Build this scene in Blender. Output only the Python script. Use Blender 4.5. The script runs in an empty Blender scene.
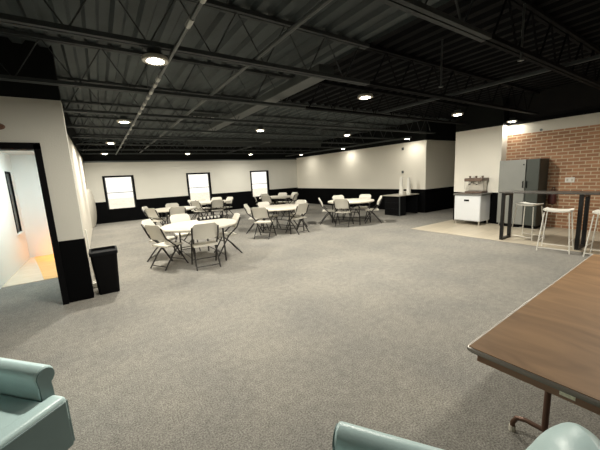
import bpy, bmesh, math, random
from mathutils import Vector, Matrix
random.seed(4)
C = bpy.context.scene.collection
PI = math.pi
H = 1.62

# ------------------------------------------------------------------ materials
def mat(name, col, rough=0.6, metal=0.0, var=0.0, vscale=20, bump=0.0, bscale=200, spec=0.5, emis=None, estr=0, coat=0):
    m = bpy.data.materials.new(name); m.use_nodes = True
    nt = m.node_tree; b = nt.nodes['Principled BSDF']
    b.inputs['Base Color'].default_value = (*col, 1)
    b.inputs['Roughness'].default_value = rough
    b.inputs['Metallic'].default_value = metal
    b.inputs['Specular IOR Level'].default_value = spec
    b.inputs['Coat Weight'].default_value = coat
    if emis:
        b.inputs['Emission Color'].default_value = (*emis, 1)
        b.inputs['Emission Strength'].default_value = estr
    tc = nt.nodes.new('ShaderNodeTexCoord')
    if var:
        n = nt.nodes.new('ShaderNodeTexNoise'); n.inputs['Scale'].default_value = vscale
        n.inputs['Detail'].default_value = 4
        r = nt.nodes.new('ShaderNodeValToRGB')
        r.color_ramp.elements[0].position = .3; r.color_ramp.elements[1].position = .7
        r.color_ramp.elements[0].color = (*[c*(1-var) for c in col], 1)
        r.color_ramp.elements[1].color = (*[min(1, c*(1+var)) for c in col], 1)
        nt.links.new(tc.outputs['Object'], n.inputs['Vector'])
        nt.links.new(n.outputs['Fac'], r.inputs['Fac'])
        nt.links.new(r.outputs['Color'], b.inputs['Base Color'])
    if bump:
        n2 = nt.nodes.new('ShaderNodeTexNoise'); n2.inputs['Scale'].default_value = bscale
        bp = nt.nodes.new('ShaderNodeBump'); bp.inputs['Strength'].default_value = bump
        bp.inputs['Distance'].default_value = .01
        nt.links.new(tc.outputs['Object'], n2.inputs['Vector'])
        nt.links.new(n2.outputs['Fac'], bp.inputs['Height'])
        nt.links.new(bp.outputs['Normal'], b.inputs['Normal'])
    return m

def wall_mat(name, z1, z2, paint, low=(.0022, .0023, .0026), high=(.012, .013, .013)):
    """painted wall: black wainscot below z1, paint up to z2, black above"""
    m = mat(name, paint, .8, bump=.15, bscale=60, spec=.05)
    nt = m.node_tree; b = nt.nodes['Principled BSDF']
    g = nt.nodes.new('ShaderNodeNewGeometry'); s = nt.nodes.new('ShaderNodeSeparateXYZ')
    nt.links.new(g.outputs['Position'], s.inputs[0])
    n = nt.nodes.new('ShaderNodeTexNoise'); n.inputs['Scale'].default_value = .9
    nt.links.new(g.outputs['Position'], n.inputs['Vector'])
    r = nt.nodes.new('ShaderNodeValToRGB')
    r.color_ramp.elements[0].color = (*[c*.93 for c in paint], 1); r.color_ramp.elements[1].color = (*[min(1, c*1.05) for c in paint], 1)
    nt.links.new(n.outputs['Fac'], r.inputs['Fac'])
    def step(z):
        q = nt.nodes.new('ShaderNodeMath'); q.operation = 'GREATER_THAN'; q.inputs[1].default_value = z
        nt.links.new(s.outputs['Z'], q.inputs[0]); return q.outputs[0]
    m1 = nt.nodes.new('ShaderNodeMixRGB'); m1.inputs[1].default_value = (*low, 1)
    nt.links.new(step(z1), m1.inputs[0]); nt.links.new(r.outputs['Color'], m1.inputs[2])
    m2 = nt.nodes.new('ShaderNodeMixRGB'); m2.inputs[2].default_value = (*high, 1)
    nt.links.new(step(z2), m2.inputs[0]); nt.links.new(m1.outputs[0], m2.inputs[1])
    nt.links.new(m2.outputs[0], b.inputs['Base Color'])
    return m

def carpet_mat():
    m = mat('carpet', (.2, .18, .16), .95, spec=.1)
    nt = m.node_tree; b = nt.nodes['Principled BSDF']
    tc = nt.nodes.new('ShaderNodeTexCoord')
    def noise(sc, det, lo, hi, c0, c1):
        n = nt.nodes.new('ShaderNodeTexNoise'); n.inputs['Scale'].default_value = sc; n.inputs['Detail'].default_value = det
        nt.links.new(tc.outputs['Object'], n.inputs['Vector'])
        r = nt.nodes.new('ShaderNodeValToRGB'); e = r.color_ramp.elements
        e[0].position = lo; e[1].position = hi; e[0].color = (*c0, 1); e[1].color = (*c1, 1)
        nt.links.new(n.outputs['Fac'], r.inputs['Fac']); return n, r
    n1, r1 = noise(95, 3, .36, .64, (.165, .157, .142), (.325, .315, .285))
    n2, r2 = noise(1.3, 3, .3, .7, (.86, .86, .87), (1.08, 1.06, 1.03))
    n3, r3 = noise(14, 5, .3, .7, (.88, .88, .88), (1.1, 1.1, 1.1))
    a = nt.nodes.new('ShaderNodeMixRGB'); a.blend_type = 'MULTIPLY'; a.inputs[0].default_value = 1
    nt.links.new(r1.outputs[0], a.inputs[1]); nt.links.new(r2.outputs[0], a.inputs[2])
    a2 = nt.nodes.new('ShaderNodeMixRGB'); a2.blend_type = 'MULTIPLY'; a2.inputs[0].default_value = 1
    nt.links.new(a.outputs[0], a2.inputs[1]); nt.links.new(r3.outputs[0], a2.inputs[2])
    nt.links.new(a2.outputs[0], b.inputs['Base Color'])
    bp = nt.nodes.new('ShaderNodeBump'); bp.inputs['Strength'].default_value = .4; bp.inputs['Distance'].default_value = .01
    nt.links.new(n1.outputs['Fac'], bp.inputs['Height']); nt.links.new(bp.outputs['Normal'], b.inputs['Normal'])
    return m

def brick_mat(ztop):
    m = mat('red_brick', (.4, .2, .12), .85, spec=.2)
    nt = m.node_tree; b = nt.nodes['Principled BSDF']
    g = nt.nodes.new('ShaderNodeNewGeometry'); s = nt.nodes.new('ShaderNodeSeparateXYZ')
    cb = nt.nodes.new('ShaderNodeCombineXYZ')
    nt.links.new(g.outputs['Position'], s.inputs[0])
    nt.links.new(s.outputs['Y'], cb.inputs[0]); nt.links.new(s.outputs['Z'], cb.inputs[1])
    br = nt.nodes.new('ShaderNodeTexBrick')
    nt.links.new(cb.outputs[0], br.inputs['Vector'])
    br.inputs['Scale'].default_value = 1
    br.inputs['Brick Width'].default_value = .22; br.inputs['Row Height'].default_value = .082
    br.inputs['Mortar Size'].default_value = .011; br.inputs['Mortar Smooth'].default_value = .2
    br.inputs['Color1'].default_value = (.40, .215, .125, 1); br.inputs['Color2'].default_value = (.26, .135, .08, 1)
    br.inputs['Mortar'].default_value = (.52, .42, .30, 1)
    br.inputs['Bias'].default_value = -.1
    q = nt.nodes.new('ShaderNodeMath'); q.operation = 'GREATER_THAN'; q.inputs[1].default_value = ztop
    nt.links.new(s.outputs['Z'], q.inputs[0])
    q2 = nt.nodes.new('ShaderNodeMath'); q2.operation = 'GREATER_THAN'; q2.inputs[1].default_value = 2.69
    nt.links.new(s.outputs['Z'], q2.inputs[0])
    mx = nt.nodes.new('ShaderNodeMixRGB'); mx.inputs[2].default_value = (.62, .60, .54, 1)
    nt.links.new(q.outputs[0], mx.inputs[0]); nt.links.new(br.outputs['Color'], mx.inputs[1])
    mx2 = nt.nodes.new('ShaderNodeMixRGB'); mx2.inputs[2].default_value = (.012, .012, .012, 1)
    nt.links.new(q2.outputs[0], mx2.inputs[0]); nt.links.new(mx.outputs[0], mx2.inputs[1])
    nt.links.new(mx2.outputs[0], b.inputs['Base Color'])
    bp = nt.nodes.new('ShaderNodeBump'); bp.inputs['Strength'].default_value = .3; bp.inputs['Distance'].default_value = .01; bp.invert = True
    nt.links.new(br.outputs['Fac'], bp.inputs['Height']); nt.links.new(bp.outputs['Normal'], b.inputs['Normal'])
    return m

def wood_mat(name, c0, c1, scale, rough, stretch=(1, 8, 8)):
    m = mat(name, c0, rough); nt = m.node_tree; b = nt.nodes['Principled BSDF']
    tc = nt.nodes.new('ShaderNodeTexCoord'); mp = nt.nodes.new('ShaderNodeMapping'); mp.inputs['Scale'].default_value = stretch
    n = nt.nodes.new('ShaderNodeTexNoise'); n.inputs['Scale'].default_value = scale; n.inputs['Detail'].default_value = 5
    n.inputs['Distortion'].default_value = 1.2
    r = nt.nodes.new('ShaderNodeValToRGB'); e = r.color_ramp.elements
    e[0].position = .3; e[1].position = .7; e[0].color = (*c0, 1); e[1].color = (*c1, 1)
    nt.links.new(tc.outputs['Object'], mp.inputs[0]); nt.links.new(mp.outputs[0], n.inputs['Vector'])
    nt.links.new(n.outputs['Fac'], r.inputs['Fac']); nt.links.new(r.outputs[0], b.inputs['Base Color'])
    return m

def tile_mat():
    m = mat('beige_plank_tile', (.5, .44, .35), .45); nt = m.node_tree; b = nt.nodes['Principled BSDF']
    tc = nt.nodes.new('ShaderNodeTexCoord')
    br = nt.nodes.new('ShaderNodeTexBrick'); nt.links.new(tc.outputs['Object'], br.inputs['Vector'])
    br.inputs['Scale'].default_value = 1; br.inputs['Brick Width'].default_value = .6; br.inputs['Row Height'].default_value = .3
    br.inputs['Mortar Size'].default_value = .006
    br.inputs['Color1'].default_value = (.50, .44, .34, 1); br.inputs['Color2'].default_value = (.45, .395, .305, 1)
    br.inputs['Mortar'].default_value = (.36, .32, .25, 1)
    nt.links.new(br.outputs[0], b.inputs['Base Color']); return m

def glass_mat():
    m = bpy.data.materials.new('window_glass'); m.use_nodes = True; nt = m.node_tree
    for n in list(nt.nodes): nt.nodes.remove(n)
    o = nt.nodes.new('ShaderNodeOutputMaterial'); mx = nt.nodes.new('ShaderNodeMixShader'); mx.inputs[0].default_value = .06
    t = nt.nodes.new('ShaderNodeBsdfTransparent'); g = nt.nodes.new('ShaderNodeBsdfGlossy'); g.inputs['Roughness'].default_value = .05
    nt.links.new(t.outputs[0], mx.inputs[1]); nt.links.new(g.outputs[0], mx.inputs[2]); nt.links.new(mx.outputs[0], o.inputs[0])
    return m

PAINT = (.60, .585, .52)
M = dict(
    carpet=carpet_mat(), brick=brick_mat(2.43), tile=tile_mat(), glass=glass_mat(),
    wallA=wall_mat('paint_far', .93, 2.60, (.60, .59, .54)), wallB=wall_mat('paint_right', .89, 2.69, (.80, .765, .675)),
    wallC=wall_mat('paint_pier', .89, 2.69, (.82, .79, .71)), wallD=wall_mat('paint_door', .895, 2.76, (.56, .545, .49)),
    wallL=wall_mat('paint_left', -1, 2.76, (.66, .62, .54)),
    stair=mat('paint_white', (.74, .76, .74), .7), black=mat('black_paint', (.002, .002, .0025), .7, spec=.1),
    soffit=mat('black_ceiling', (.038, .049, .051), .7, var=.25, vscale=2), joist=mat('black_steel', (.028, .034, .036), .7, var=.2, vscale=8),
    deep=mat('shaded_black', (.0035, .0038, .0045), .9, spec=.15),  # black darkened further, ceiling shade at front right put into the colour
    duct=mat('dark_duct', (.055, .063, .062), .5, var=.15, vscale=3), conduit=mat('grey_conduit', (.10, .11, .11), .4, metal=.5),
    clamp=mat('zinc_clamp', (.45, .45, .42), .4, metal=.3),
    plast=mat('white_plastic', (.62, .59, .515), .5, var=.03, vscale=60, bump=.1, bscale=300),
    plastb=mat('almond_plastic', (.58, .555, .49), .5, var=.04, vscale=60, bump=.15, bscale=300),
    tube=mat('bronze_tube', (.030, .028, .026), .4, metal=.4), tablet=mat('table_plastic', (.54, .505, .43), .45, var=.02, vscale=40),
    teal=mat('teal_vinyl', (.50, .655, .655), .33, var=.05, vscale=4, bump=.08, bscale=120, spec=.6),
    tealshade=mat('teal_shade', (.15, .215, .215), .45, var=.05, vscale=4), tealdk=mat('teal_piping', (.22, .34, .34), .4), legwood=wood_mat('dark_wood', (.06, .025, .012), (.11, .05, .025), 6, .4),  # second teal is the same vinyl, darkened with painted shade
    laminate=wood_mat('walnut_laminate', (.165, .088, .034), (.265, .150, .066), 2.2, .6, (3, 1.0, 7)),
    apron=mat('brown_apron', (.27, .14, .08), .5), alu=mat('aluminium_edge', (.26, .24, .21), .42, metal=.9),
    bronze=mat('brown_leg', (.11, .06, .04), .38, metal=.5), sticker=mat('sticker', (.85, .8, .62), .6, var=.2, vscale=90),
    bartop=wood_mat('bar_top', (.05, .046, .042), (.085, .078, .07), 3, .35), barleg=mat('bar_leg_black', (.005, .005, .005), .4, metal=.3),
    white=mat('white_metal', (.72, .70, .64), .4), seatw=mat('white_seat', (.82, .80, .73), .35),
    steel=mat('stainless', (.22, .225, .21), .5, metal=.3, var=.06, vscale=2), steeld=mat('dark_stainless', (.045, .052, .045), .5, metal=.3),
    cab=mat('white_cabinet', (.66, .68, .70), .4), granite=mat('grey_worktop', (.13, .13, .12), .3, var=.4, vscale=60),
    silver=mat('silver', (.55, .53, .49), .3, metal=.8), brownm=mat('brown_machine', (.12, .08, .06), .4),
    bag=mat('black_bin_plastic', (.0015, .0015, .0018), .6, spec=.12), cloth=mat('black_cloth', (.0025, .003, .004), .8, spec=.2),
    desktop=mat('grey_desktop', (.42, .39, .33), .4), paper=mat('white_paper', (.82, .80, .74), .7),
    warmfloor=wood_mat('oak_floor', (.62, .52, .40), (.70, .60, .47), 3, .25),
    warmpool=wood_mat('warm_light_wood', (.66, .36, .11), (.85, .52, .2), 3, .35), ceilw=mat('ceiling_white', (.55, .56, .54), .8), darkglass=mat('dark_pane', (.07, .08, .08), .4),  # first wood tone stands in for warm light on the floor
    lamp=mat('lamp_lens', (1, .95, .85), .5, emis=(1, .93, .78), estr=26), trimw=mat('lamp_trim', (.5, .47, .4), .5),
    oval=mat('brown_oval', (.14, .07, .045), .5), outlet=mat('outlet', (.75, .73, .68), .5), red=mat('dark_red_cloth', (.06, .012, .01), .5),
    bark=mat('bark', (.42, .34, .30), .9, var=.2, vscale=10), lawn=mat('pale_lawn', (.86, .80, .68), .95, var=.15, vscale=1.5),
)

# ------------------------------------------------------------------ mesh helpers
class MB:
    def __init__(s): s.bm = bmesh.new()
    def _add(s, verts, M4):
        for v in verts: v.co = M4 @ v.co
    def box(s, x0, x1, y0, y1, z0, z1, bev=0, rot=None, seg=2):
        r = bmesh.ops.create_cube(s.bm, size=1)
        c = Vector(((x0+x1)/2, (y0+y1)/2, (z0+z1)/2))
        for v in r['verts']: v.co = Vector((v.co.x*(x1-x0), v.co.y*(y1-y0), v.co.z*(z1-z0)))
        if bev:
            es = list({e for v in r['verts'] for e in v.link_edges})
            q = bmesh.ops.bevel(s.bm, geom=es, offset=bev, segments=seg, affect='EDGES', profile=.6)
            vs = list({v for f in q['faces'] for v in f.verts} | {v for v in r['verts'] if v.is_valid})
        else: vs = r['verts']
        m = Matrix.Translation(c)
        if rot: m = m @ rot
        s._add(vs, m); return s
    def cyl(s, p0, p1, r0, r1=None, n=16, cap=True):
        p0 = Vector(p0); p1 = Vector(p1); r1 = r0 if r1 is None else r1
        d = p1-p0; q = Vector((0, 0, 1)).rotation_difference(d)
        r = bmesh.ops.create_cone(s.bm, cap_ends=cap, segments=n, radius1=r0, radius2=r1, depth=d.length)
        s._add(r['verts'], Matrix.Translation((p0+p1)/2) @ q.to_matrix().to_4x4()); return s
    def tube(s, pts, r, n=8, closed=False):
        P = [Vector(p) for p in pts]; N = len(P); rings = []
        up = None
        for i, p in enumerate(P):
            a = P[(i-1) % N] if (closed or i > 0) else p; b = P[(i+1) % N] if (closed or i < N-1) else p
            t = (b-a).normalized()
            if up is None:
                up = Vector((0, 0, 1)) if abs(t.z) < .9 else Vector((1, 0, 0))
            sd = t.cross(up).normalized(); u = sd.cross(t).normalized(); up = u
            rings.append([s.bm.verts.new(p + sd*math.cos(k*2*PI/n)*r + u*math.sin(k*2*PI/n)*r) for k in range(n)])
        for i in range(N if closed else N-1):
            A = rings[i]; B = rings[(i+1) % N]
            for k in range(n): s.bm.faces.new((A[k], A[(k+1) % n], B[(k+1) % n], B[k]))
        if not closed: s.bm.faces.new(rings[0]); s.bm.faces.new(list(reversed(rings[-1])))
        return s
    def lathe(s, prof, n=32, c=(0, 0, 0)):
        rings = []
        for r, z in prof:
            rings.append([s.bm.verts.new((c[0]+r*math.cos(k*2*PI/n), c[1]+r*math.sin(k*2*PI/n), c[2]+z)) for k in range(n)])
        for A, B in zip(rings, rings[1:]):
            for k in range(n): s.bm.faces.new((A[k], A[(k+1) % n], B[(k+1) % n], B[k]))
        if prof[0][0] > 1e-4: s.bm.faces.new(rings[0])
        if prof[-1][0] > 1e-4: s.bm.faces.new(rings[-1])
        return s
    def prism(s, poly, fn, a, b):
        """poly: 2-D outline; fn(u,v,t)->xyz ; extruded from t=a to t=b"""
        A = [s.bm.verts.new(fn(u, v, a)) for u, v in poly]; B = [s.bm.verts.new(fn(u, v, b)) for u, v in poly]
        n = len(poly)
        s.bm.faces.new(A); s.bm.faces.new(list(reversed(B)))
        for k in range(n): s.bm.faces.new((A[k], B[k], B[(k+1) % n], A[(k+1) % n]))
        return s
    def grid(s, fn, nu, nv, thick=0):
        def sheet(o): return [[s.bm.verts.new(fn(i/nu, j/nv, o)) for j in range(nv+1)] for i in range(nu+1)]
        A = sheet(0)
        for i in range(nu):
            for j in range(nv): s.bm.faces.new((A[i][j], A[i+1][j], A[i+1][j+1], A[i][j+1]))
        if thick:
            B = sheet(thick)
            for i in range(nu):
                for j in range(nv): s.bm.faces.new((B[i][j+1], B[i+1][j+1], B[i+1][j], B[i][j]))
            for i in range(nu):
                s.bm.faces.new((A[i+1][0], A[i][0], B[i][0], B[i+1][0])); s.bm.faces.new((A[i][nv], A[i+1][nv], B[i+1][nv], B[i][nv]))
            for j in range(nv):
                s.bm.faces.new((A[0][j], A[0][j+1], B[0][j+1], B[0][j])); s.bm.faces.new((A[nu][j+1], A[nu][j], B[nu][j], B[nu][j+1]))
        return s
    def build(s, name, m, parent=None, smooth=False, kind=None, bevel=0):
        bmesh.ops.recalc_face_normals(s.bm, faces=s.bm.faces)
        me = bpy.data.meshes.new(name); s.bm.to_mesh(me); s.bm.free()
        me.materials.append(m)
        if smooth:
            for p in me.polygons: p.use_smooth = True
            try: me.set_sharp_from_angle(angle=math.radians(40))
            except Exception: pass
        o = bpy.data.objects.new(name, me); C.objects.link(o)
        if parent: o.parent = parent
        if kind: o['kind'] = kind
        if bevel:
            b = o.modifiers.new('b', 'BEVEL'); b.width = bevel; b.segments = 2; b.limit_method = 'ANGLE'
        return o

def thing(name, label, cat, loc=(0, 0, 0), rz=0, group=None):
    o = bpy.data.objects.new(name, None); C.objects.link(o); o.empty_display_size = .1
    o.location = loc; o.rotation_euler = (0, 0, rz)
    return tag(o, label, cat, group)
def tag(o, label, cat, group=None):
    o['label'] = label; o['category'] = cat
    if group: o['group'] = group
    return o
def dup(root, loc, rz, label, group=None):
    def cp(o, par):
        c = o.copy(); C.objects.link(c)
        if par: c.parent = par
        for ch in o.children: cp(ch, c)
        return c
    r = cp(root, None); r.location = loc; r.rotation_euler = (0, 0, rz); r['label'] = label
    if group: r['group'] = group
    return r

# ------------------------------------------------------------------ setting
ZC = 3.45
MB().box(-3.2, 13.2, -3, 15.6, -.1, 0).build('floor', M['carpet'], kind='structure')
f2 = MB().box(7.12, 9.6, -3, 5.17, 0, .006).build('floor', M['tile'], kind='structure')
f3 = MB().box(-3.2, -.42, 6.87, 9.45, 0, .006).build('floor', M['warmfloor'], kind='structure')

MB().prism([(-1.52, 9.44), (-1.04, 6.88), (-.62, 6.88), (-.62, 9.44)], lambda u, v, q: (u, v, q), .006, .009).build('floor', M['warmpool'], kind='structure')  # pool of warm light laid on the lobby floor as an orange patch
# ceiling deck: corrugated, ribs running into the room; the front right half has shade put into its colour
def deck(x0, x1, y0, y1, m):
    b = MB(); poly = []; x = x0
    while x < x1-.2:
        poly += [(x, 0), (x+.09, 0), (x+.125, .05), (x+.22, .05)]; x += .255
    poly += [(x1, 0), (x1, .2), (x0, .2)]
    b.prism(poly, lambda u, v, t: (u, t, ZC-.05+v), y0, y1)
    b.build('ceiling', m, kind='structure')
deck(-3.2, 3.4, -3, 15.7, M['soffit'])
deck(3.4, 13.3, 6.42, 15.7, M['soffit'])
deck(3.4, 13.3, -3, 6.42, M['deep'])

# far wall with three windows
WX = [(.155, 1.345), (3.62, 4.80), (7.02, 8.16)]
WZ0, WZ1, YA = .56, 2.03, 15.46
b = MB(); xs = -.6
for x0, x1 in WX:
    b.box(xs, x0, YA, YA+.18, 0, ZC); b.box(x0, x1, YA, YA+.18, 0, WZ0); b.box(x0, x1, YA, YA+.18, WZ1, ZC); xs = x1
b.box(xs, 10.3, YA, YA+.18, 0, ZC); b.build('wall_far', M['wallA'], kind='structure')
MB().box(-.4, 10.13, YA-.03, YA, 2.60, 2.66).build('trim_1', M['conduit'], kind='structure')
for i, (x0, x1) in enumerate(WX):
    w = bpy.data.objects.new('window_%d' % (i+1), None); C.objects.link(w); w['kind'] = 'structure'; w.location = (x0, YA, WZ0)
    W_, Z_ = x1-x0, WZ1-WZ0
    t = .075
    b = MB()
    b.box(0, t, -.03, .12, 0, Z_); b.box(W_-t, W_, -.03, .12, 0, Z_); b.box(t, W_-t, -.03, .12, Z_-t, Z_); b.box(t, W_-t, -.03, .12, 0, .03)
    b.build('window_frame', M['black'], w)
    b = MB(); b.box(t, W_-t, .03, .06, Z_*.5-.012, Z_*.5+.012)
    b.box(t, t+.03, .03, .06, .03, Z_-t); b.box(W_-t-.03, W_-t, .03, .06, .03, Z_-t); b.build('window_sash', M['conduit'], w)
    MB().box(t, W_-t, .07, .074, .03, Z_-t).build('window_pane', M['glass'], w)

# right-hand walls
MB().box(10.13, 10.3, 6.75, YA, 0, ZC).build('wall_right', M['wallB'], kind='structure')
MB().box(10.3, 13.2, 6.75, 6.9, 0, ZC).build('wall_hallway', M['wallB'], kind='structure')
MB().box(13.05, 13.2, 4.8, 6.75, 0, ZC).build('wall_hallway_end', M['wallB'], kind='structure')
MB().box(9.2, 13.05, 3.86, 5.14, 0, ZC).build('wall_pier', M['wallC'], kind='structure')
MB().box(9.5, 9.7, -3, 3.86, 0, ZC).build('wall_brick', M['brick'], kind='structure')
MB().box(-3.2, 9.7, -3.1, -3, 0, ZC).build('wall_back', M['wallL'], kind='structure')
MB().box(-3.3, -3.2, -3, 9.6, 0, ZC).build('wall_side', M['wallL'], kind='structure')
MB().box(-.55, -.42, 5.38, YA, 0, ZC).build('wall_left', M['wallL'], kind='structure')
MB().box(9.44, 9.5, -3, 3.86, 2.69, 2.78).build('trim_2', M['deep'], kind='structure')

# doorway wall (opening from -1.62 to -.64)
JX0, JX1, JZ = -1.75, -.615, 2.15
b = MB()
b.box(-3.2, JX0, 5.2, 5.38, 0, ZC); b.box(JX0, JX1, 5.2, 5.38, JZ, ZC); b.box(JX1, -.275, 5.2, 5.38, 0, ZC)
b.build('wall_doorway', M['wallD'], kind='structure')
t = .085
b = MB(); b.box(JX1-.02, JX1+t-.035, 5.17, 5.40, 0, JZ+.04); b.box(JX0-t, JX0, 5.17, 5.40, 0, JZ+.04); b.box(JX0-t, JX1+t-.035, 5.17, 5.40, JZ-.02, JZ+.06)
b.build('door_1', M['black'], kind='structure')

# small stair lobby seen through the doorway
MB().box(-3.2, -.55, 9.45, 9.6, 0, ZC).build('wall_lobby_end', M['stair'], kind='structure')
b = MB()
b.box(-1.75, -1.6, 5.38, 8.69, 0, 2.42); b.box(-1.75, -1.6, 9.12, 9.45, 0, 2.42); b.box(-1.75, -1.6, 8.69, 9.12, 0, .70); b.box(-1.75, -1.6, 8.69, 9.12, 2.02, 2.42)
b.build('wall_lobby_side', M['stair'], kind='structure')
MB().box(-.62, -.55, 5.39, 9.45, 0, 2.42).build('wall_lobby_inner', M['stair'], kind='structure')
MB().box(-1.75, -.55, 5.38, 9.45, 2.42, 2.47).build('ceiling', M['ceilw'], kind='structure')
w = bpy.data.objects.new('window_4', None); C.objects.link(w); w['kind'] = 'structure'; w.location = (-1.6, 8.69, .70)
b = MB(); b.box(-.09, .012, 0, .045, 0, 1.32); b.box(-.09, .012, .385, .43, 0, 1.32); b.box(-.09, .012, .045, .385, 1.28, 1.32); b.build('window_frame', M['black'], w)
MB().box(-.06, .05, -.02, .45, -.03, 0).build('window_sill', M['stair'], w)
MB().box(-.02, -.015, .045, .385, 0, 1.28).build('window_pane', M['darkglass'], w)

# ------------------------------------------------------------------ ceiling structure
zb = 2.86
for i in range(11):
    y = .02+1.6*i
    xr = 10.1 if y > 5.2 else 9.45
    xl = -.4 if y > 5.2 else -3.15
    for s0, s1, m in ([(xl, 3.4, 'joist'), (3.4, xr, 'deep')] if i <= 3 else [(xl, xr, 'joist')]):  # right part of the front joists takes the shade-darkened black
        b = MB()
        for zz in (zb, ZC-.1):
            b.box(s0, s1, y-.05, y-.008, zz, zz+.04); b.box(s0, s1, y+.008, y+.05, zz, zz+.04)
        x = s0+.1; up = True
        pts = []
        while x < s1: pts.append((x, y, zb+.02 if up else ZC-.08)); up = not up; x += .3
        b.tube(pts, .012, 5)
        b.build('roof_joist', M[m], kind='structure')
# bridging strips and ducts along the room depth
for x, w_, z0, z1, y0, y1 in ((2.8, .26, 2.98, 3.1, 3.4, 9.0), (5.6, .05, 2.93, 2.98, 0, 15), ):
    MB().box(x-w_/2, x+w_/2, y0, y1, z0, z1, .01).build('trim_3' if w_ > .1 else 'trim_4', M['duct'] if w_ > .1 else M['joist'], kind='structure')
# perimeter pipes
d = MB().tube([(9.6, 7.0, 2.80), (9.3, 15.3, 2.80)], .03, 10).build('sprinkler_pipe', M['duct'], smooth=True)
tag(d, 'long black pipe running under the ceiling along the right-hand white wall', 'pipe')
d = MB().box(2.75, 8.7, 11.15, 11.5, 2.90, 3.08, .01).build('air_duct', M['duct'])
tag(d, 'long flat grey air duct crossing the ceiling in front of the far wall', 'duct')
# conduit with bright couplings
xs_, ys_ = .88, 0
cd = thing('lighting_conduit', 'thin grey conduit with bright couplings running along ceiling beside the left row of lights', 'conduit', (.76, 0, 2.847))
MB().tube([(0, 1.0, 0), (-.02, 14.5, 0)], .018, 8).build('pipe', M['conduit'], cd, smooth=True)
for y in (1.7, 2.1, 2.5, 4.0, 4.25, 4.6, 4.9, 5.3, 5.6, 6.0, 7.2, 7.8, 8.5, 9.3, 10.4, 11.6):
    MB().cyl((-.003, y, 0), (-.003, y+.14, 0), .024, n=8).build('coupling', M['clamp'], cd, smooth=True)
for y in (1.0, 4.9, 8.0, 11.2, 14.4): MB().cyl((0, y, 0), (0, y, .56), .006, n=6).build('hanger', M['conduit'], cd)
cd = thing('lighting_conduit', 'plain dark conduit crossing the ceiling between the first and second rows of lights', 'conduit', (1.62, 0, 2.92))
MB().tube([(0, 1.0, 0), (0, 14.5, 0)], .022, 8).build('pipe', M['duct'], cd, smooth=True)
# grille with slats
g = thing('ceiling_vent', 'dark ceiling vent with row of pale angled slats, left of the middle lights', 'vent', (1.95, 6.45, 2.90))
b = MB(); b.box(-.3, .3, -.16, -.14, 0, .06); b.box(-.3, .3, .14, .16, 0, .06); b.box(-.3, -.28, -.14, .14, 0, .06); b.box(.28, .3, -.14, .14, 0, .06); b.build('frame', M['duct'], g)
for k in range(6):
    MB().box(-.012, .012, -.14, .14, -.025, .025, rot=Matrix.Rotation(.7, 4, 'Y')).build('slat', M['clamp'], g).location = (-.23+k*.092, 0, .03)
# lights
LP = [(.60, 3.27, 'nearest ceiling light, largest, above the left side of the carpet'),
      (.54, 6.57, 'second ceiling light of the left row, beyond the nearest light'),
      (.42, 9.93, 'third ceiling light of the left row, in front of the far wall'),
      (.32, 13.2, 'last ceiling light of the left row, nearest the first window'),
      (3.25, 13.2, 'small far ceiling light straight above the middle window'),
      (3.46, 6.82, 'ceiling light over the middle of the room, behind the big central light'),
      (3.59, 3.45, 'large bright ceiling light just right of the picture centre'),
      (6.29, 13.6, 'small far ceiling light above the third window'),
      (6.68, 3.71, 'large ceiling light in front of the white pier with the cabinet'),
      (6.44, 6.95, 'ceiling light in front of the long white wall, over the third round table'),
      (9.32, 3.70, 'ceiling light touching the top of the brick wall corner'),
      (9.64, 7.21, 'ceiling light close to the outer corner of the long white wall'),
      (9.64, 10.7, 'ceiling light halfway along the top of the long white wall'),
      (9.42, 13.86, 'ceiling light in the corner where far wall and long white wall meet')]
def make_light():
    t = thing('ceiling_light', 'x', 'ceiling light')
    MB().cyl((0, 0, .035), (0, 0, .10), .075, .06, 24).build('housing', M['joist'], t, smooth=True)
    MB().lathe([(.085, .0), (.115, .0), (.118, .02), (.11, .035), (.085, .035)], 32).build('trim_ring', M['trimw'], t, smooth=True)
    MB().lathe([(.001, -.012), (.05, -.010), (.088, .004), (.088, .02)], 32).build('lens', M['lamp'], t, smooth=True)
    return t
l0 = make_light()
LG = 'round ceiling lights hung under the black ceiling'
def lamp(x, y, e, z=2.72):
    ld = bpy.data.lights.new('bulb', 'AREA'); ld.shape = 'DISK'; ld.size = .17; ld.energy = e; ld.color = (1, .95, .83)
    lo = bpy.data.objects.new('bulb', ld); C.objects.link(lo); lo.location = (x, y, z)
for i, (x, y, lb) in enumerate(LP):
    if i == 0: l0.location = (x, y, 2.76); l0['label'] = lb; l0['group'] = LG
    else: dup(l0, (x, y, 2.76), 0, lb, LG)
    lamp(x, y, 86 if x < 9 else 9 if y > 5 else 5)
for x, y, e in ((3.6, .1, 42), (6.7, .3, 34)):
    lamp(x, y, e)
for x, y in ((4.243, 2.611), (4.114, 1.584)):
    s = MB().cyl((x, y, 2.785), (x, y, 3.42), .012, n=8).cyl((x, y, 2.77), (x, y, 2.786), .03, n=12).build('fire_sprinkler', M['conduit'], smooth=True)
    tag(s, 'small sprinkler head hanging from the dark right part of the ceiling, %s' % ('the farther one' if y > 2 else 'the nearer one'), 'sprinkler', 'sprinkler heads')

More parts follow.
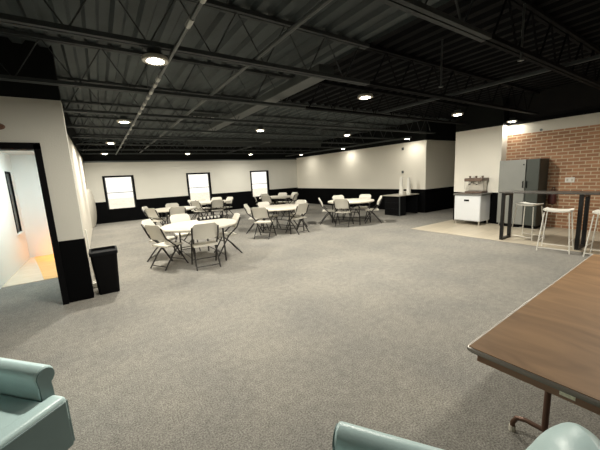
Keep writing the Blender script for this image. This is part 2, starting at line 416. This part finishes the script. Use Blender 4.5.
# ------------------------------------------------------------------ folding chair
def folding_chair():
    t = thing('folding_chair', 'x', 'chair')
    # backrest: curved panel with rounded top corners
    def back(u, v, o):
        w = .225*(1-.0*v); x = (u*2-1)
        zz = .56+.30*v
        edge = max(0, abs(x)-.72)/.28
        zz -= (edge**2)*.055*(1 if v > .5 else -.5)*abs(v-.5)*2
        y = -.195-.10*(v)-.035*(1-x*x)+.012*math.sin(v*PI)
        return (x*w, y+o, zz)
    MB().grid(back, 10, 6, .022).build('backrest', M['plastb'], t, smooth=True)
    def seat(u, v, o):
        x = (u*2-1); wid = .215+.01*v
        if v > .8: wid -= (v-.8)**2*1.2
        return (x*wid, -.20+.40*v, .445-.012*(1-x*x)*math.sin(v*PI)-.02*max(0, v-.85)/.15+o)
    MB().grid(seat, 8, 8, -.03).build('seat', M['plast'], t, smooth=True)
    for s in (-1, 1):
        x = .232*s
        MB().tube([(x, -.30, .80), (x, -.215, .60), (x, -.02, .43), (x, .235, .0)], .0145, 8).build('leg', M['tube'], t, smooth=True)
        x = .21*s
        MB().tube([(x, .10, .43), (x, -.10, .24), (x, -.29, .0)], .0145, 8).build('leg', M['tube'], t, smooth=True)
    MB().tube([(-.232, .18, .10), (.232, .18, .10)], .009, 6).build('crossbar', M['tube'], t, smooth=True)
    MB().tube([(-.21, -.245, .055), (.21, -.245, .055)], .009, 6).build('crossbar', M['tube'], t, smooth=True)
    return t
fc = folding_chair(); used = [0]
def chair(bx, by, cx, cy, label, group, twist=0):
    """bx,by: where the top of its backrest is; cx,cy: the point it faces"""
    d = Vector((cx-bx, cy-by)).normalized(); a = math.atan2(d.y, d.x)-PI/2+twist
    fwd = Vector((-math.sin(a), math.cos(a)))
    loc = (bx+fwd.x*.29, by+fwd.y*.29, 0)
    if not used[0]:
        used[0] = 1; fc.location = loc; fc.rotation_euler = (0, 0, a); fc['label'] = label; fc['group'] = group
    else: dup(fc, loc, a, label, group)

def round_table():
    t = thing('round_table', 'x', 'table')
    MB().lathe([(.001, .705), (.70, .705), (.745, .695), (.758, .705), (.76, .725), (.752, .738), (.735, .742), (.001, .742)], 56).build('tabletop', M['tablet'], t, smooth=True)
    for sx in (-1, 1):
        for sy in (-1, 1):
            MB().tube([(sx*.30, sy*.52, .70), (sx*.30, sy*.55, .02), (sx*.30, sy*.55, 0)], .017, 8).build('leg', M['tube'], t, smooth=True)
    for sx in (-1, 1):
        for z in (.12, .40, .66): MB().tube([(sx*.30, -.53, z), (sx*.30, .53, z)], .011, 6).build('crossbar', M['tube'], t, smooth=True)
        for y in (-.2, .2): MB().tube([(sx*.30, y, .40), (sx*.05, y, .705)], .01, 6).build('brace', M['tube'], t, smooth=True)
    return t
TB = [(1.64, 6.30, .02, 'round white folding table nearest the doorway and camera'),
      (4.47, 7.72, .3, 'round white folding table in the middle of the room, third window behind it'),
      (6.85, 7.30, .2, 'round white folding table standing nearest the long white right-hand wall'),
      (2.00, 10.85, 0, 'round white folding table directly behind the nearest one, left of the middle window'),
      (3.88, 12.5, .2, 'round white folding table at the foot of the middle window'),
      (6.65, 12.0, .1, 'round white folding table farthest away, right of the third window')]
rt = round_table()
for i, (x, y, r, lb) in enumerate(TB):
    if i == 0: rt.location = (x, y, 0); rt.rotation_euler = (0, 0, r); rt['label'] = lb; rt['group'] = 'round folding tables'
    else: dup(rt, (x, y, 0), r, lb, 'round folding tables')
G1 = 'folding chairs at the nearest table'
chair(1.50, 5.42, 1.60, 6.3, 'white folding chair at the nearest table, back turned squarely to the camera', G1)
chair(.72, 6.08, 1.66, 6.60, 'white folding chair at the nearest table, front left, seen from side and behind', G1)
chair(.74, 7.05, 1.62, 6.55, 'white folding chair at the left end of the nearest table, behind the front left chair', G1)
chair(1.50, 7.5, 1.60, 6.3, 'white folding chair on the far side of the nearest table, facing the camera', G1)
chair(2.47, 6.30, 1.60, 6.42, 'white folding chair at the right end of the nearest table, seen side on', G1)
G2 = 'folding chairs at the middle table'
chair(3.42, 7.12, 4.40, 7.95, 'white folding chair at front left of the middle table, back to the camera', G2)
chair(4.68, 6.92, 4.50, 7.75, 'white folding chair at front right of the middle table, nearest its leg', G2)
chair(3.60, 8.40, 4.47, 7.8, 'white folding chair at the left end of the middle table', G2)
chair(5.32, 7.95, 4.47, 7.75, 'white folding chair at the right end of the middle table, partly behind another chair', G2)
chair(4.30, 8.62, 4.47, 7.72, 'white folding chair on the window side of the middle table', G2)
G3 = 'folding chairs at the table by the long wall'
chair(6.05, 7.95, 6.85, 7.3, 'white folding chair at the left end of the table by the long wall', G3)
chair(6.10, 6.93, 6.80, 7.35, 'white folding chair in front of the table by the long wall, back to the camera', G3)
chair(7.15, 8.28, 6.90, 7.3, 'white folding chair behind the table by the long wall, left one of two', G3)
chair(7.85, 7.60, 6.90, 7.3, 'white folding chair behind the table by the long wall, right one of two', G3)
chair(7.50, 6.58, 6.85, 7.2, 'white folding chair at the long-wall table, right end, next to the black desk', G3)
G4 = 'folding chairs at the table behind the nearest one'
chair(1.18, 11.25, 2.0, 10.85, 'far folding chair, first from the left wall, rear one of its pair', G4)
chair(1.22, 10.30, 2.0, 10.85, 'far folding chair, left front of the table behind the nearest table', G4)
chair(2.15, 11.80, 2.0, 10.85, 'far folding chair facing camera across the table behind the nearest one', G4)
chair(1.95, 9.92, 2.0, 10.85, 'far folding chair with its back to the camera at the table behind the nearest one', G4)
G5 = 'folding chairs at the table under the middle window'
chair(3.05, 12.95, 3.88, 12.5, 'far folding chair left of the table under the middle window', G5)
chair(3.02, 11.95, 3.88, 12.45, 'far folding chair seen side on at front left of the table under the middle window', G5)
chair(3.78, 11.55, 3.90, 12.5, 'far folding chair with back to camera at the table under the middle window', G5)
chair(4.75, 12.75, 3.9, 12.5, 'far folding chair at right end of the table under the middle window', G5)
chair(4.35, 13.35, 3.9, 12.5, 'far folding chair at back right of the table under the middle window', G5)
chair(3.65, 13.45, 3.88, 12.5, 'far folding chair just in front of the middle window glass', G5)
G6 = 'folding chairs at the farthest table'
chair(5.85, 11.45, 6.65, 12.0, 'farthest table, folding chair at its front left', G6)
chair(5.80, 12.5, 6.65, 12.1, 'farthest table, folding chair at its left end under the third window', G6)
chair(6.55, 12.95, 6.65, 12.0, 'farthest table, folding chair on its window side', G6)
chair(7.40, 12.65, 6.75, 12.1, 'farthest table, folding chair at its back right', G6)
chair(7.75, 12.10, 6.75, 12.0, 'farthest table, folding chair seen edge on beyond its right side', G6)
chair(7.25, 11.20, 6.7, 12.0, 'farthest table, folding chair at its front right', G6)
# tray on the nearest table
tr = thing('serving_tray', 'dark low tray with a row of small white items on far side of nearest table', 'tray', (2.02, 6.82, .742), -.1)
b = MB(); b.box(-.26, .26, -.09, .09, 0, .008); b.box(-.26, .26, -.1, -.09, 0, .03); b.box(-.26, .26, .09, .1, 0, .05); b.box(-.27, -.26, -.1, .1, 0, .05); b.box(.26, .27, -.1, .1, 0, .05)
b.build('tray_body', M['cloth'], tr)
for k in range(6):
    c_ = MB().lathe([(.018, 0), (.026, .055), (.023, .055), (.016, .006)], 14).build('small_cup', M['paper'], smooth=True)
    c_.location = (2.02-.2+.08*k, 6.84-.008*k, .751)
    tag(c_, 'small white cup in the dark tray on the nearest round table', 'cup', 'white cups in the dark tray')

# ------------------------------------------------------------------ black desk by the long wall
dk = thing('office_desk', 'desk with grey top and black drawer pedestal against the long white wall', 'desk', (8.85, 6.92, 0))
MB().box(0, 1.12, -.02, .76, .715, .745, .006).build('desktop', M['desktop'], dk)
dp = MB().box(.06, .44, .05, .72, 0, .715, .006).build('drawer_pedestal', M['cloth'], dk)
for z in (.06, .28, .50): MB().box(.052, .062, .08, .69, z, z+.19).build('drawer', M['bag'], dp)
MB().box(.44, 1.1, .68, .70, .06, .715).build('back_panel', M['cloth'], dk)
MB().box(1.06, 1.1, .02, .68, 0, .715).build('side_panel', M['cloth'], dk)
MB().box(.02, .05, .0, .03, 0, .715).build('leg', M['conduit'], dk)
for x, y, h, lb in ((9.42, 7.28, .66, 'tall white stack of paper cups on the desk, left one of the pair'), (9.50, 7.02, .62, 'tall white stack of paper cups on the desk, right one of the pair')):
    pr = [(.055, 0)]
    for k in range(1, 15): pr += [(.055-.0015*k, h*k/15-.004), (.060-.0015*k, h*k/15)]
    pr += [(.03, h)]
    c_ = MB().lathe(pr, 20).build('cup_stack', M['paper'], smooth=True); c_.location = (x, y, .745); c_.scale = (1.45, 1.45, 1); tag(c_, lb, 'cup stack', 'white cup stacks on the desk')
bx_ = MB().box(-.16, .16, -.1, .1, 0, .10, .008).build('paper_ream', M['paper']); bx_.location = (9.62, 7.32, .745); tag(bx_, 'low white box on the desk behind the cup stacks', 'box')
s = MB().box(10.10, 10.13, 7.72, 7.80, 1.52, 1.62, .004).build('wall_switch', M['conduit']); tag(s, 'small grey switch plate on the long white wall above the cup stacks', 'switch')
s = MB().box(10.09, 10.14, 7.72, 7.80, 2.42, 2.52, .01).build('motion_sensor', M['conduit']); tag(s, 'small grey sensor high on the long white wall under the ceiling', 'sensor')

# ------------------------------------------------------------------ coffee cabinet at the pier
cb = thing('coffee_cabinet', 'white cabinet with grey worktop on silver legs in front of the pier', 'cabinet', (8.60, 4.05, 0))
MB().box(0, .55, 0, .72, .12, .84, .008).build('body', M['cab'], cb)
MB().box(-.03, .58, -.03, .75, .845, .89, .006).build('worktop', M['granite'], cb)
dd = MB().box(-.018, -.001, .01, .71, .14, .82, .004).build('door', M['cab'], cb)
MB().box(-.03, -.018, .30, .44, .68, .73, .006).build('handle', M['bag'], dd)
for x in (.04, .51):
    for y in (.04, .68): MB().cyl((x, y, .12), (x, y, 0), .022, .018, 12).build('leg', M['silver'], cb, smooth=True)
em = thing('espresso_machine', 'silver and brown espresso machine standing on the white cabinet', 'coffee machine', (8.74, 4.13, .89))
MB().box(.05, .40, .0, .60, .0, .06, .015).build('drip_base', M['brownm'], em)
MB().box(.20, .40, .03, .57, .06, .44, .02).build('body', M['silver'], em)
MB().box(.02, .42, -.01, .61, .36, .46, .02).build('top_deck', M['brownm'], em)
for y in (.17, .43):
    MB().cyl((.12, y, .36), (.12, y, .27), .035, n=14).build('group_head', M['silver'], em, smooth=True)
    MB().tube([(.12, y, .28), (0, y, .27)], .012, 8).build('portafilter', M['bag'], em, smooth=True)
MB().tube([(.06, .02, .36), (.05, .02, .12)], .008, 6).build('steam_wand', M['silver'], em, smooth=True)
MB().tube([(.06, .60, .36), (.05, .60, .12)], .008, 6).build('steam_wand', M['silver'], em, smooth=True)
em.scale = (1, .78, .93)
for k in range(5):
    c_ = MB().lathe([(.02, 0), (.032, .055), (.028, .055), (.017, .006)], 12).build('coffee_cup', M['paper'] if k % 2 else M['brownm'], smooth=True)
    c_.location = (8.94, 4.19+.085*k, 1.318); tag(c_, 'small cup standing in the row on top of the espresso machine', 'cup', 'cups on the espresso machine')
tr2 = MB().box(8.60, 8.72, 4.3, 4.72, .892, .905, .004).build('wooden_tray', M['brownm']); tag(tr2, 'flat dark tray on the cabinet worktop in front of the espresso machine', 'tray')
wb = thing('waste_bin', 'small white bin with black liner on the floor between cabinet and fridge', 'bin', (9.02, 3.96, 0))
wb.location = (9.2, 3.72, 0)
MB().lathe([(.10, 0), (.13, .28), (.12, .28), (.09, .01)], 20).build('bin_body', M['paper'], wb, smooth=True)
MB().lathe([(.12, .24), (.134, .285), (.13, .30), (.10, .22)], 20).build('bin_liner', M['bag'], wb, smooth=True)

# ------------------------------------------------------------------ fridge
fr = thing('refrigerator', 'dark grey two-door upright fridge against the brick wall', 'fridge', (8.9, 2.88, 0))
MB().box(.06, .58, 0, .88, .08, 1.75, .008).build('body', M['steeld'], fr)
d1 = MB().box(0, .055, .285, .88, .10, 1.75, .01).build('door', M['steel'], fr); d1['label'] = 'light stainless left door'
d2 = MB().box(0, .055, 0, .27, .10, 1.75, .01).build('door', M['steeld'], fr); d2['label'] = 'dark right door'
MB().tube([(-.0, .32, 1.05), (-.025, .32, 1.06), (-.025, .32, 1.2), (0, .32, 1.21)], .01, 8).build('handle', M['bag'], d1, smooth=True)
MB().tube([(-.0, .24, 1.05), (-.025, .24, 1.06), (-.025, .24, 1.2), (0, .24, 1.21)], .01, 8).build('handle', M['bag'], d2, smooth=True)
MB().cyl((-.004, .33, 1.62), (.003, .33, 1.62), .018, n=12).build('lock', M['bag'], d1)
MB().box(.1, .55, .03, .85, 0, .08).build('plinth', M['bag'], fr)
s = thing('wall_outlet', 'white double outlet plate on the brick wall above the bar table', 'outlet', (9.5, 2.45, 1.2))
MB().box(-.012, 0, -.09, .09, -.06, .06, .003).build('plate', M['outlet'], s)
for y in (-.045, .045): MB().box(-.015, -.012, y-.018, y+.018, -.03, .03).build('socket', M['trimw'], s)
s = MB().cyl((9.47, 3.1, 2.47), (9.5, 3.1, 2.47), .03, n=12).build('wall_sensor', M['conduit']); tag(s, 'tiny grey round sensor on the white band above the bricks', 'sensor')
s = thing('hanging_bag', 'small dark red cloth bag hung on the brick wall right of the fridge', 'bag', (9.42, 2.74, 0))
MB().lathe([(.03, .60), (.075, .62), (.085, .72), (.078, .86), (.05, .92), (.001, .93)], 18).build('bag_body', M['red'], s, smooth=True)
MB().tube([(0, -.04, .90), (.05, -.02, 1.02), (.05, .02, 1.02), (0, .04, .90)], .008, 6).build('strap', M['red'], s, smooth=True)
MB().cyl((.085, 0, 1.01), (.03, 0, 1.03), .008, n=8).build('hook', M['conduit'], s, smooth=True)

# ------------------------------------------------------------------ bar table + stools
bt = thing('bar_table', 'long narrow high bar table with dark top and black loop legs along the tile edge', 'table', (7.2, .1, 0))
MB().box(0, .48, 0, 2.92, 1.035, 1.065, .004).build('tabletop', M['bartop'], bt)
for y in (2.85, 1.58, .12):
    b = MB(); a, e, h = .03, .45, 1.035; k = .05
    b.box(a, a+k, y-.03, y+.03, 0, h); b.box(e-k, e, y-.03, y+.03, 0, h); b.box(a+k, e-k, y-.03, y+.03, 0, k); b.box(a+k, e-k, y-.03, y+.03, h-k, h)
    b.build('leg_frame', M['barleg'], bt)
def stool():
    t = thing('bar_stool', 'x', 'stool')
    def seat(u, v, o):
        x = (u*2-1); y = (v*2-1); r = 1-.10*(abs(x*y)**2)
        return (x*.215*r, y*.175*r, +.752+.028*abs(x)**2.2+.01*y*y+o*(1-.3*max(abs(x), abs(y))))
    MB().grid(seat, 10, 8, -.035).build('seat', M['seatw'], t, smooth=True)
    for sx in (-1, 1):
        for sy in (-1, 1): MB().tube([(sx*.175, sy*.13, .725), (sx*.235, sy*.20, 0)], .010, 6).build('leg', M['white'], t, smooth=True)
    for sy in (-1, 1): MB().tube([(-.225, sy*.19, .06), (.225, sy*.19, .06)], .008, 6).build('stretcher', M['white'], t, smooth=True)
    for sx in (-1, 1): MB().tube([(sx*.212, -.175, .20), (sx*.212, .175, .20)], .008, 6).build('stretcher', M['white'], t, smooth=True)
    return t
st = stool(); st.location = (7.0, 1.93, 0); st.rotation_euler = (0, 0, PI/2+.12)
st['label'] = 'white wire-legged bar stool on the carpet side of the bar table, beside its second leg'; st['group'] = 'white bar stools'
dup(st, (7.80, 2.66, 0), PI/2-.25, 'white bar stool on the tiles behind the bar table, in front of the fridge', 'white bar stools')
dup(st, (7.0, 1.24, 0), PI/2, 'white bar stool at the right edge of the picture, cut off by it', 'white bar stools')

# ------------------------------------------------------------------ walnut folding table, bottom right
ft = thing('folding_table', 'long brown wood-grain folding table with metal edge in the right foreground', 'table', (1.42, .70, 0), .03)
L_, D_ = 2.44, -.76
b = MB()
r = .03
b.box(.006, L_-.006, D_+.006, -.006, .725, .742); b.build('tabletop', M['laminate'], ft)
b = MB(); b.tube([(r, 0, .73), (L_-r, 0, .73), (L_-.008, -.008, .73), (L_, -r, .73), (L_, D_+r, .73), (L_-.008, D_+.008, .73), (L_-r, D_, .73), (r, D_, .73), (.008, D_+.008, .73), (0, D_+r, .73), (0, -r, .73), (.008, -.008, .73)], .0115, 8, closed=True)
b.build('edge_trim', M['alu'], ft, smooth=True)
b = MB(); i_ = .035
b.box(i_, i_+.02, D_+i_, -i_, .665, .722); b.box(L_-i_-.02, L_-i_, D_+i_, -i_, .665, .722); b.box(i_, L_-i_, -i_-.02, -i_, .665, .722); b.box(i_, L_-i_, D_+i_, D_+i_+.02, .665, .722)
b.build('apron', M['apron'], ft)
MB().box(i_-.003, i_-.001, -.405, -.355, .68, .712).build('sticker', M['sticker'], ft)
for x in (.51, L_-.51):
    lf = MB().tube([(x, -.055, .012), (x, -.057, .06), (x, -.075, .10), (x, -.12, .115), (x, D_+.08, .11), (x, D_+.035, .095), (x, D_+.012, .05), (x, D_+.01, .012)], .014, 10).build('foot_bar', M['bronze'], ft, smooth=True)
    for y in (-.055, D_+.01): MB().cyl((x, y, 0), (x, y, .035), .019, .017, 12).build('rubber_cap', M['trimw'], lf, smooth=True)
    for y in (-.21, D_+.21): MB().tube([(x, y, .11), (x, y, .69)], .016, 10).build('leg', M['bronze'], ft, smooth=True)
    MB().tube([(x, -.38, .45), (x+(.3 if x < 1 else -.3), -.38, .69)], .009, 8).build('brace', M['bronze'], ft, smooth=True)

# ------------------------------------------------------------------ teal armchairs
def armchair():
    t = thing('armchair', 'x', 'armchair')
    # arms: outline in local x (outward) and z, extruded along y
    R = .052
    def arm_poly(s):
        pts = [(.30, .14)]
        pts += [(.30, .52)]
        for k in range(13):
            a = PI - k*(PI*1.35)/12
            pts.append((.345+R*math.cos(a), .575+R*math.sin(a)))
        pts += [(.372, .47), (.375, .14)]
        return [(s*u, v) for u, v in pts]
    for s, nm in ((-1, 'arm'), (1, 'arm')):
        b = MB(); b.prism(arm_poly(s), lambda u, v, q: (u, q, v), -.34, .28)
        am = b.build(nm, M['teal'], t, smooth=True, bevel=.012)
        MB().prism([(.337*s+(u-.337*s)*.9, .36+(v-.36)*.955) for u, v in arm_poly(s)], lambda u, v, q: (u, q, v), .274, .286).build('arm_front_shade', M['tealshade'], am)  # thin cap, shade on the arm end put into its colour
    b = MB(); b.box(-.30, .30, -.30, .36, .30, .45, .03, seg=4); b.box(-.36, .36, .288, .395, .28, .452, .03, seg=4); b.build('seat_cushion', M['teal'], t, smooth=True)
    b = MB(); b.box(-.355, .355, -.34, .39, .13, .33, .02, seg=3); b.build('seat_base', M['tealshade'], t, smooth=True)  # base colour darkened to carry the shade under the seat
    MB().box(-.345, .345, .385, .402, .15, .425, .006).build('front_shade', M['tealshade'], t)  # dark sheet added for the shade on the seat front
    MB().box(.353, .366, .30, .385, .15, .42, .005).build('side_panel', M['tealshade'], t)  # dark sheets on both cushion ends, shade put into the colour
    MB().box(-.366, -.353, .30, .385, .15, .42, .005).build('side_panel', M['tealshade'], t)
    # back: rounded top and rolled over backwards
    def back(u, v, o):
        x = (u*2-1); w = .385+.05*v+.26*o*v
        zz = .30+(.49+.16*o)*v
        ex = max(0, abs(x)-.6)/.4
        zz -= ex**3*.06*v
        y = -.27-.08*v-.05*max(0, v-.75)/.25
        return (x*w, y-o*(1-.55*max(0, v-.8)/.2)*(1-.2*ex**3)+o*.0, zz)
    b = MB(); b.grid(back, 18, 12, .25); bk = b.build('backrest', M['teal'], t, smooth=True); sm = bk.modifiers.new('s', 'SUBSURF'); sm.levels = 2; sm.render_levels = 2
    for x, y in ((-.31, .28), (.31, .28), (-.31, -.33), (.31, -.33)):
        MB().cyl((x, y, .14), (x, y, 0), .026, .016, 10).build('leg', M['legwood'], t, smooth=True)
    return t
ac = armchair()
def place_arm(o, px, py, fx, fy, side):
    """put the front end of arm `side` at px,py, facing fx,fy"""
    a = math.atan2(fy, fx)-PI/2; c, s = math.cos(a), math.sin(a)
    lx, ly = side*.352, .28
    o.location = (px-(lx*c-ly*s), py-(lx*s+ly*c), 0); o.rotation_euler = (0, 0, a)
place_arm(ac, -.39, 2.12, .66, -.75, -1)
ac['label'] = 'pale teal vinyl armchair with rolled arm at the lower left, front turned to the camera'; ac['group'] = 'teal armchairs'
a2 = dup(ac, (0, 0, 0), 0, 'pale teal vinyl armchair at the bottom edge, only rolled arm and back top in view', 'teal armchairs')
place_arm(a2, .676, .828, -.55, .83, 1)

# ------------------------------------------------------------------ left side: rubbish bin, pole, leaning table
tc_ = thing('trash_can', 'tall black plastic trash can beside the black-painted door pillar', 'trash can', (-.075, 5.42, 0))
def can(u, v, o): pass
b = MB()
def ring(w, d, z, n=6, r=.04):
    out = []
    for cx, cy, a0 in ((w-r, d-r, 0), (-w+r, d-r, PI/2), (-w+r, -d+r, PI), (w-r, -d+r, 1.5*PI)):
        for k in range(n+1):
            a = a0+k*PI/2/n; out.append((cx+r*math.cos(a), cy+r*math.sin(a), z))
    return out
def loft(rings):
    b = MB(); R_ = [[b.bm.verts.new(p) for p in q] for q in rings]
    for A, B in zip(R_, R_[1:]):
        n = len(A)
        for k in range(n): b.bm.faces.new((A[k], A[(k+1) % n], B[(k+1) % n], B[k]))
    b.bm.faces.new(R_[0]); b.bm.faces.new(R_[-1]); return b
loft([ring(.135, .17, 0), ring(.17, .21, .64), ring(.155, .195, .64), ring(.125, .16, .02)]).build('bin_body', M['bag'], tc_, smooth=True)
loft([ring(.172, .212, .60), ring(.18, .22, .61), ring(.182, .222, .655), ring(.158, .198, .66), ring(.155, .195, .62)]).build('bin_liner', M['cloth'], tc_, smooth=True)
pl = thing('cleaning_pole', 'thin pale mop handle leaning behind the black trash can', 'mop', (-.25, 5.75, 0))
MB().tube([(0, .05, .08), (-.02, 0, .95)], .012, 8).build('pole', M['paper'], pl, smooth=True)
MB().box(-.04, .04, -.05, .13, 0, .08, .02).build('mop_head', M['paper'], pl)
lt = thing('leaning_table', 'white round folded tabletop leaning upright in the far left corner', 'table', (-.28, 14.35, .0))
o = MB().lathe([(.001, -.02), (.74, -.02), (.76, -.01), (.76, .01), (.74, .02), (.001, .02)], 48).build('tabletop', M['tablet'], lt, smooth=True)
o.rotation_euler = (PI/2, 0, math.radians(79)); o.location = (-.10, 0, .765)
ov = MB().lathe([(.001, -.02), (.06, -.02), (.075, -.005), (.07, 0), (.001, 0)], 24).build('wall_plaque', M['oval'], smooth=True)
ov.rotation_euler = (-PI/2, 0, 0); ov.scale = (1, .55, 1); ov.location = (-.94, 5.2, 2.40); tag(ov, 'brown oval plaque on the wall above the doorway, cut by left edge', 'plaque')

# ------------------------------------------------------------------ outdoors seen through the windows
MB().box(-30, 45, 15.7, 70, -1.2, -1).build('ground', M['lawn'], kind='structure')

# ------------------------------------------------------------------ light in lobby
def area(loc, rot, size, e, col):
    ld = bpy.data.lights.new('area', 'AREA'); ld.energy = e; ld.color = col; ld.size = size
    o = bpy.data.objects.new('area', ld); C.objects.link(o); o.location = loc; o.rotation_euler = rot; return o
area((-1.1, 7.6, 2.38), (0, 0, 0), .7, 38, (.88, 1, 1))
sp = bpy.data.lights.new('warm_spot', 'SPOT'); sp.energy = 420; sp.color = (1, .36, .05); sp.spot_size = math.radians(38); sp.spot_blend = .9; sp.shadow_soft_size = .1
so = bpy.data.objects.new('warm_spot', sp); C.objects.link(so); so.location = (-1.0, 8.6, 2.3); so.rotation_euler = (math.radians(12), math.radians(-3), 0)

# ------------------------------------------------------------------ world
w = bpy.data.worlds.new('W'); bpy.context.scene.world = w; w.use_nodes = True
nt = w.node_tree; bg = nt.nodes['Background']; bg.inputs['Color'].default_value = (1, .97, .9, 1); bg.inputs['Strength'].default_value = 1.3

# ------------------------------------------------------------------ camera
cam = bpy.data.cameras.new('cam'); co = bpy.data.objects.new('camera', cam); C.objects.link(co)
cam.sensor_width = 36; cam.lens = 298.41/600*36; cam.clip_start = .03
X = Vector((.83011092, -.55540334, -.04942661)); Yd = Vector((-.13078334, -.10776483, -.98553664)); Zf = Vector((.54204389, .8245689, -.16209426))
mw = Matrix(((X.x, -Yd.x, -Zf.x, 0), (X.y, -Yd.y, -Zf.y, 0), (X.z, -Yd.z, -Zf.z, H), (0, 0, 0, 1)))
co.matrix_world = mw
bpy.context.scene.camera = co
sc = bpy.context.scene
sc.view_settings.view_transform = 'Standard'; sc.view_settings.look = 'None'; sc.view_settings.exposure = .12
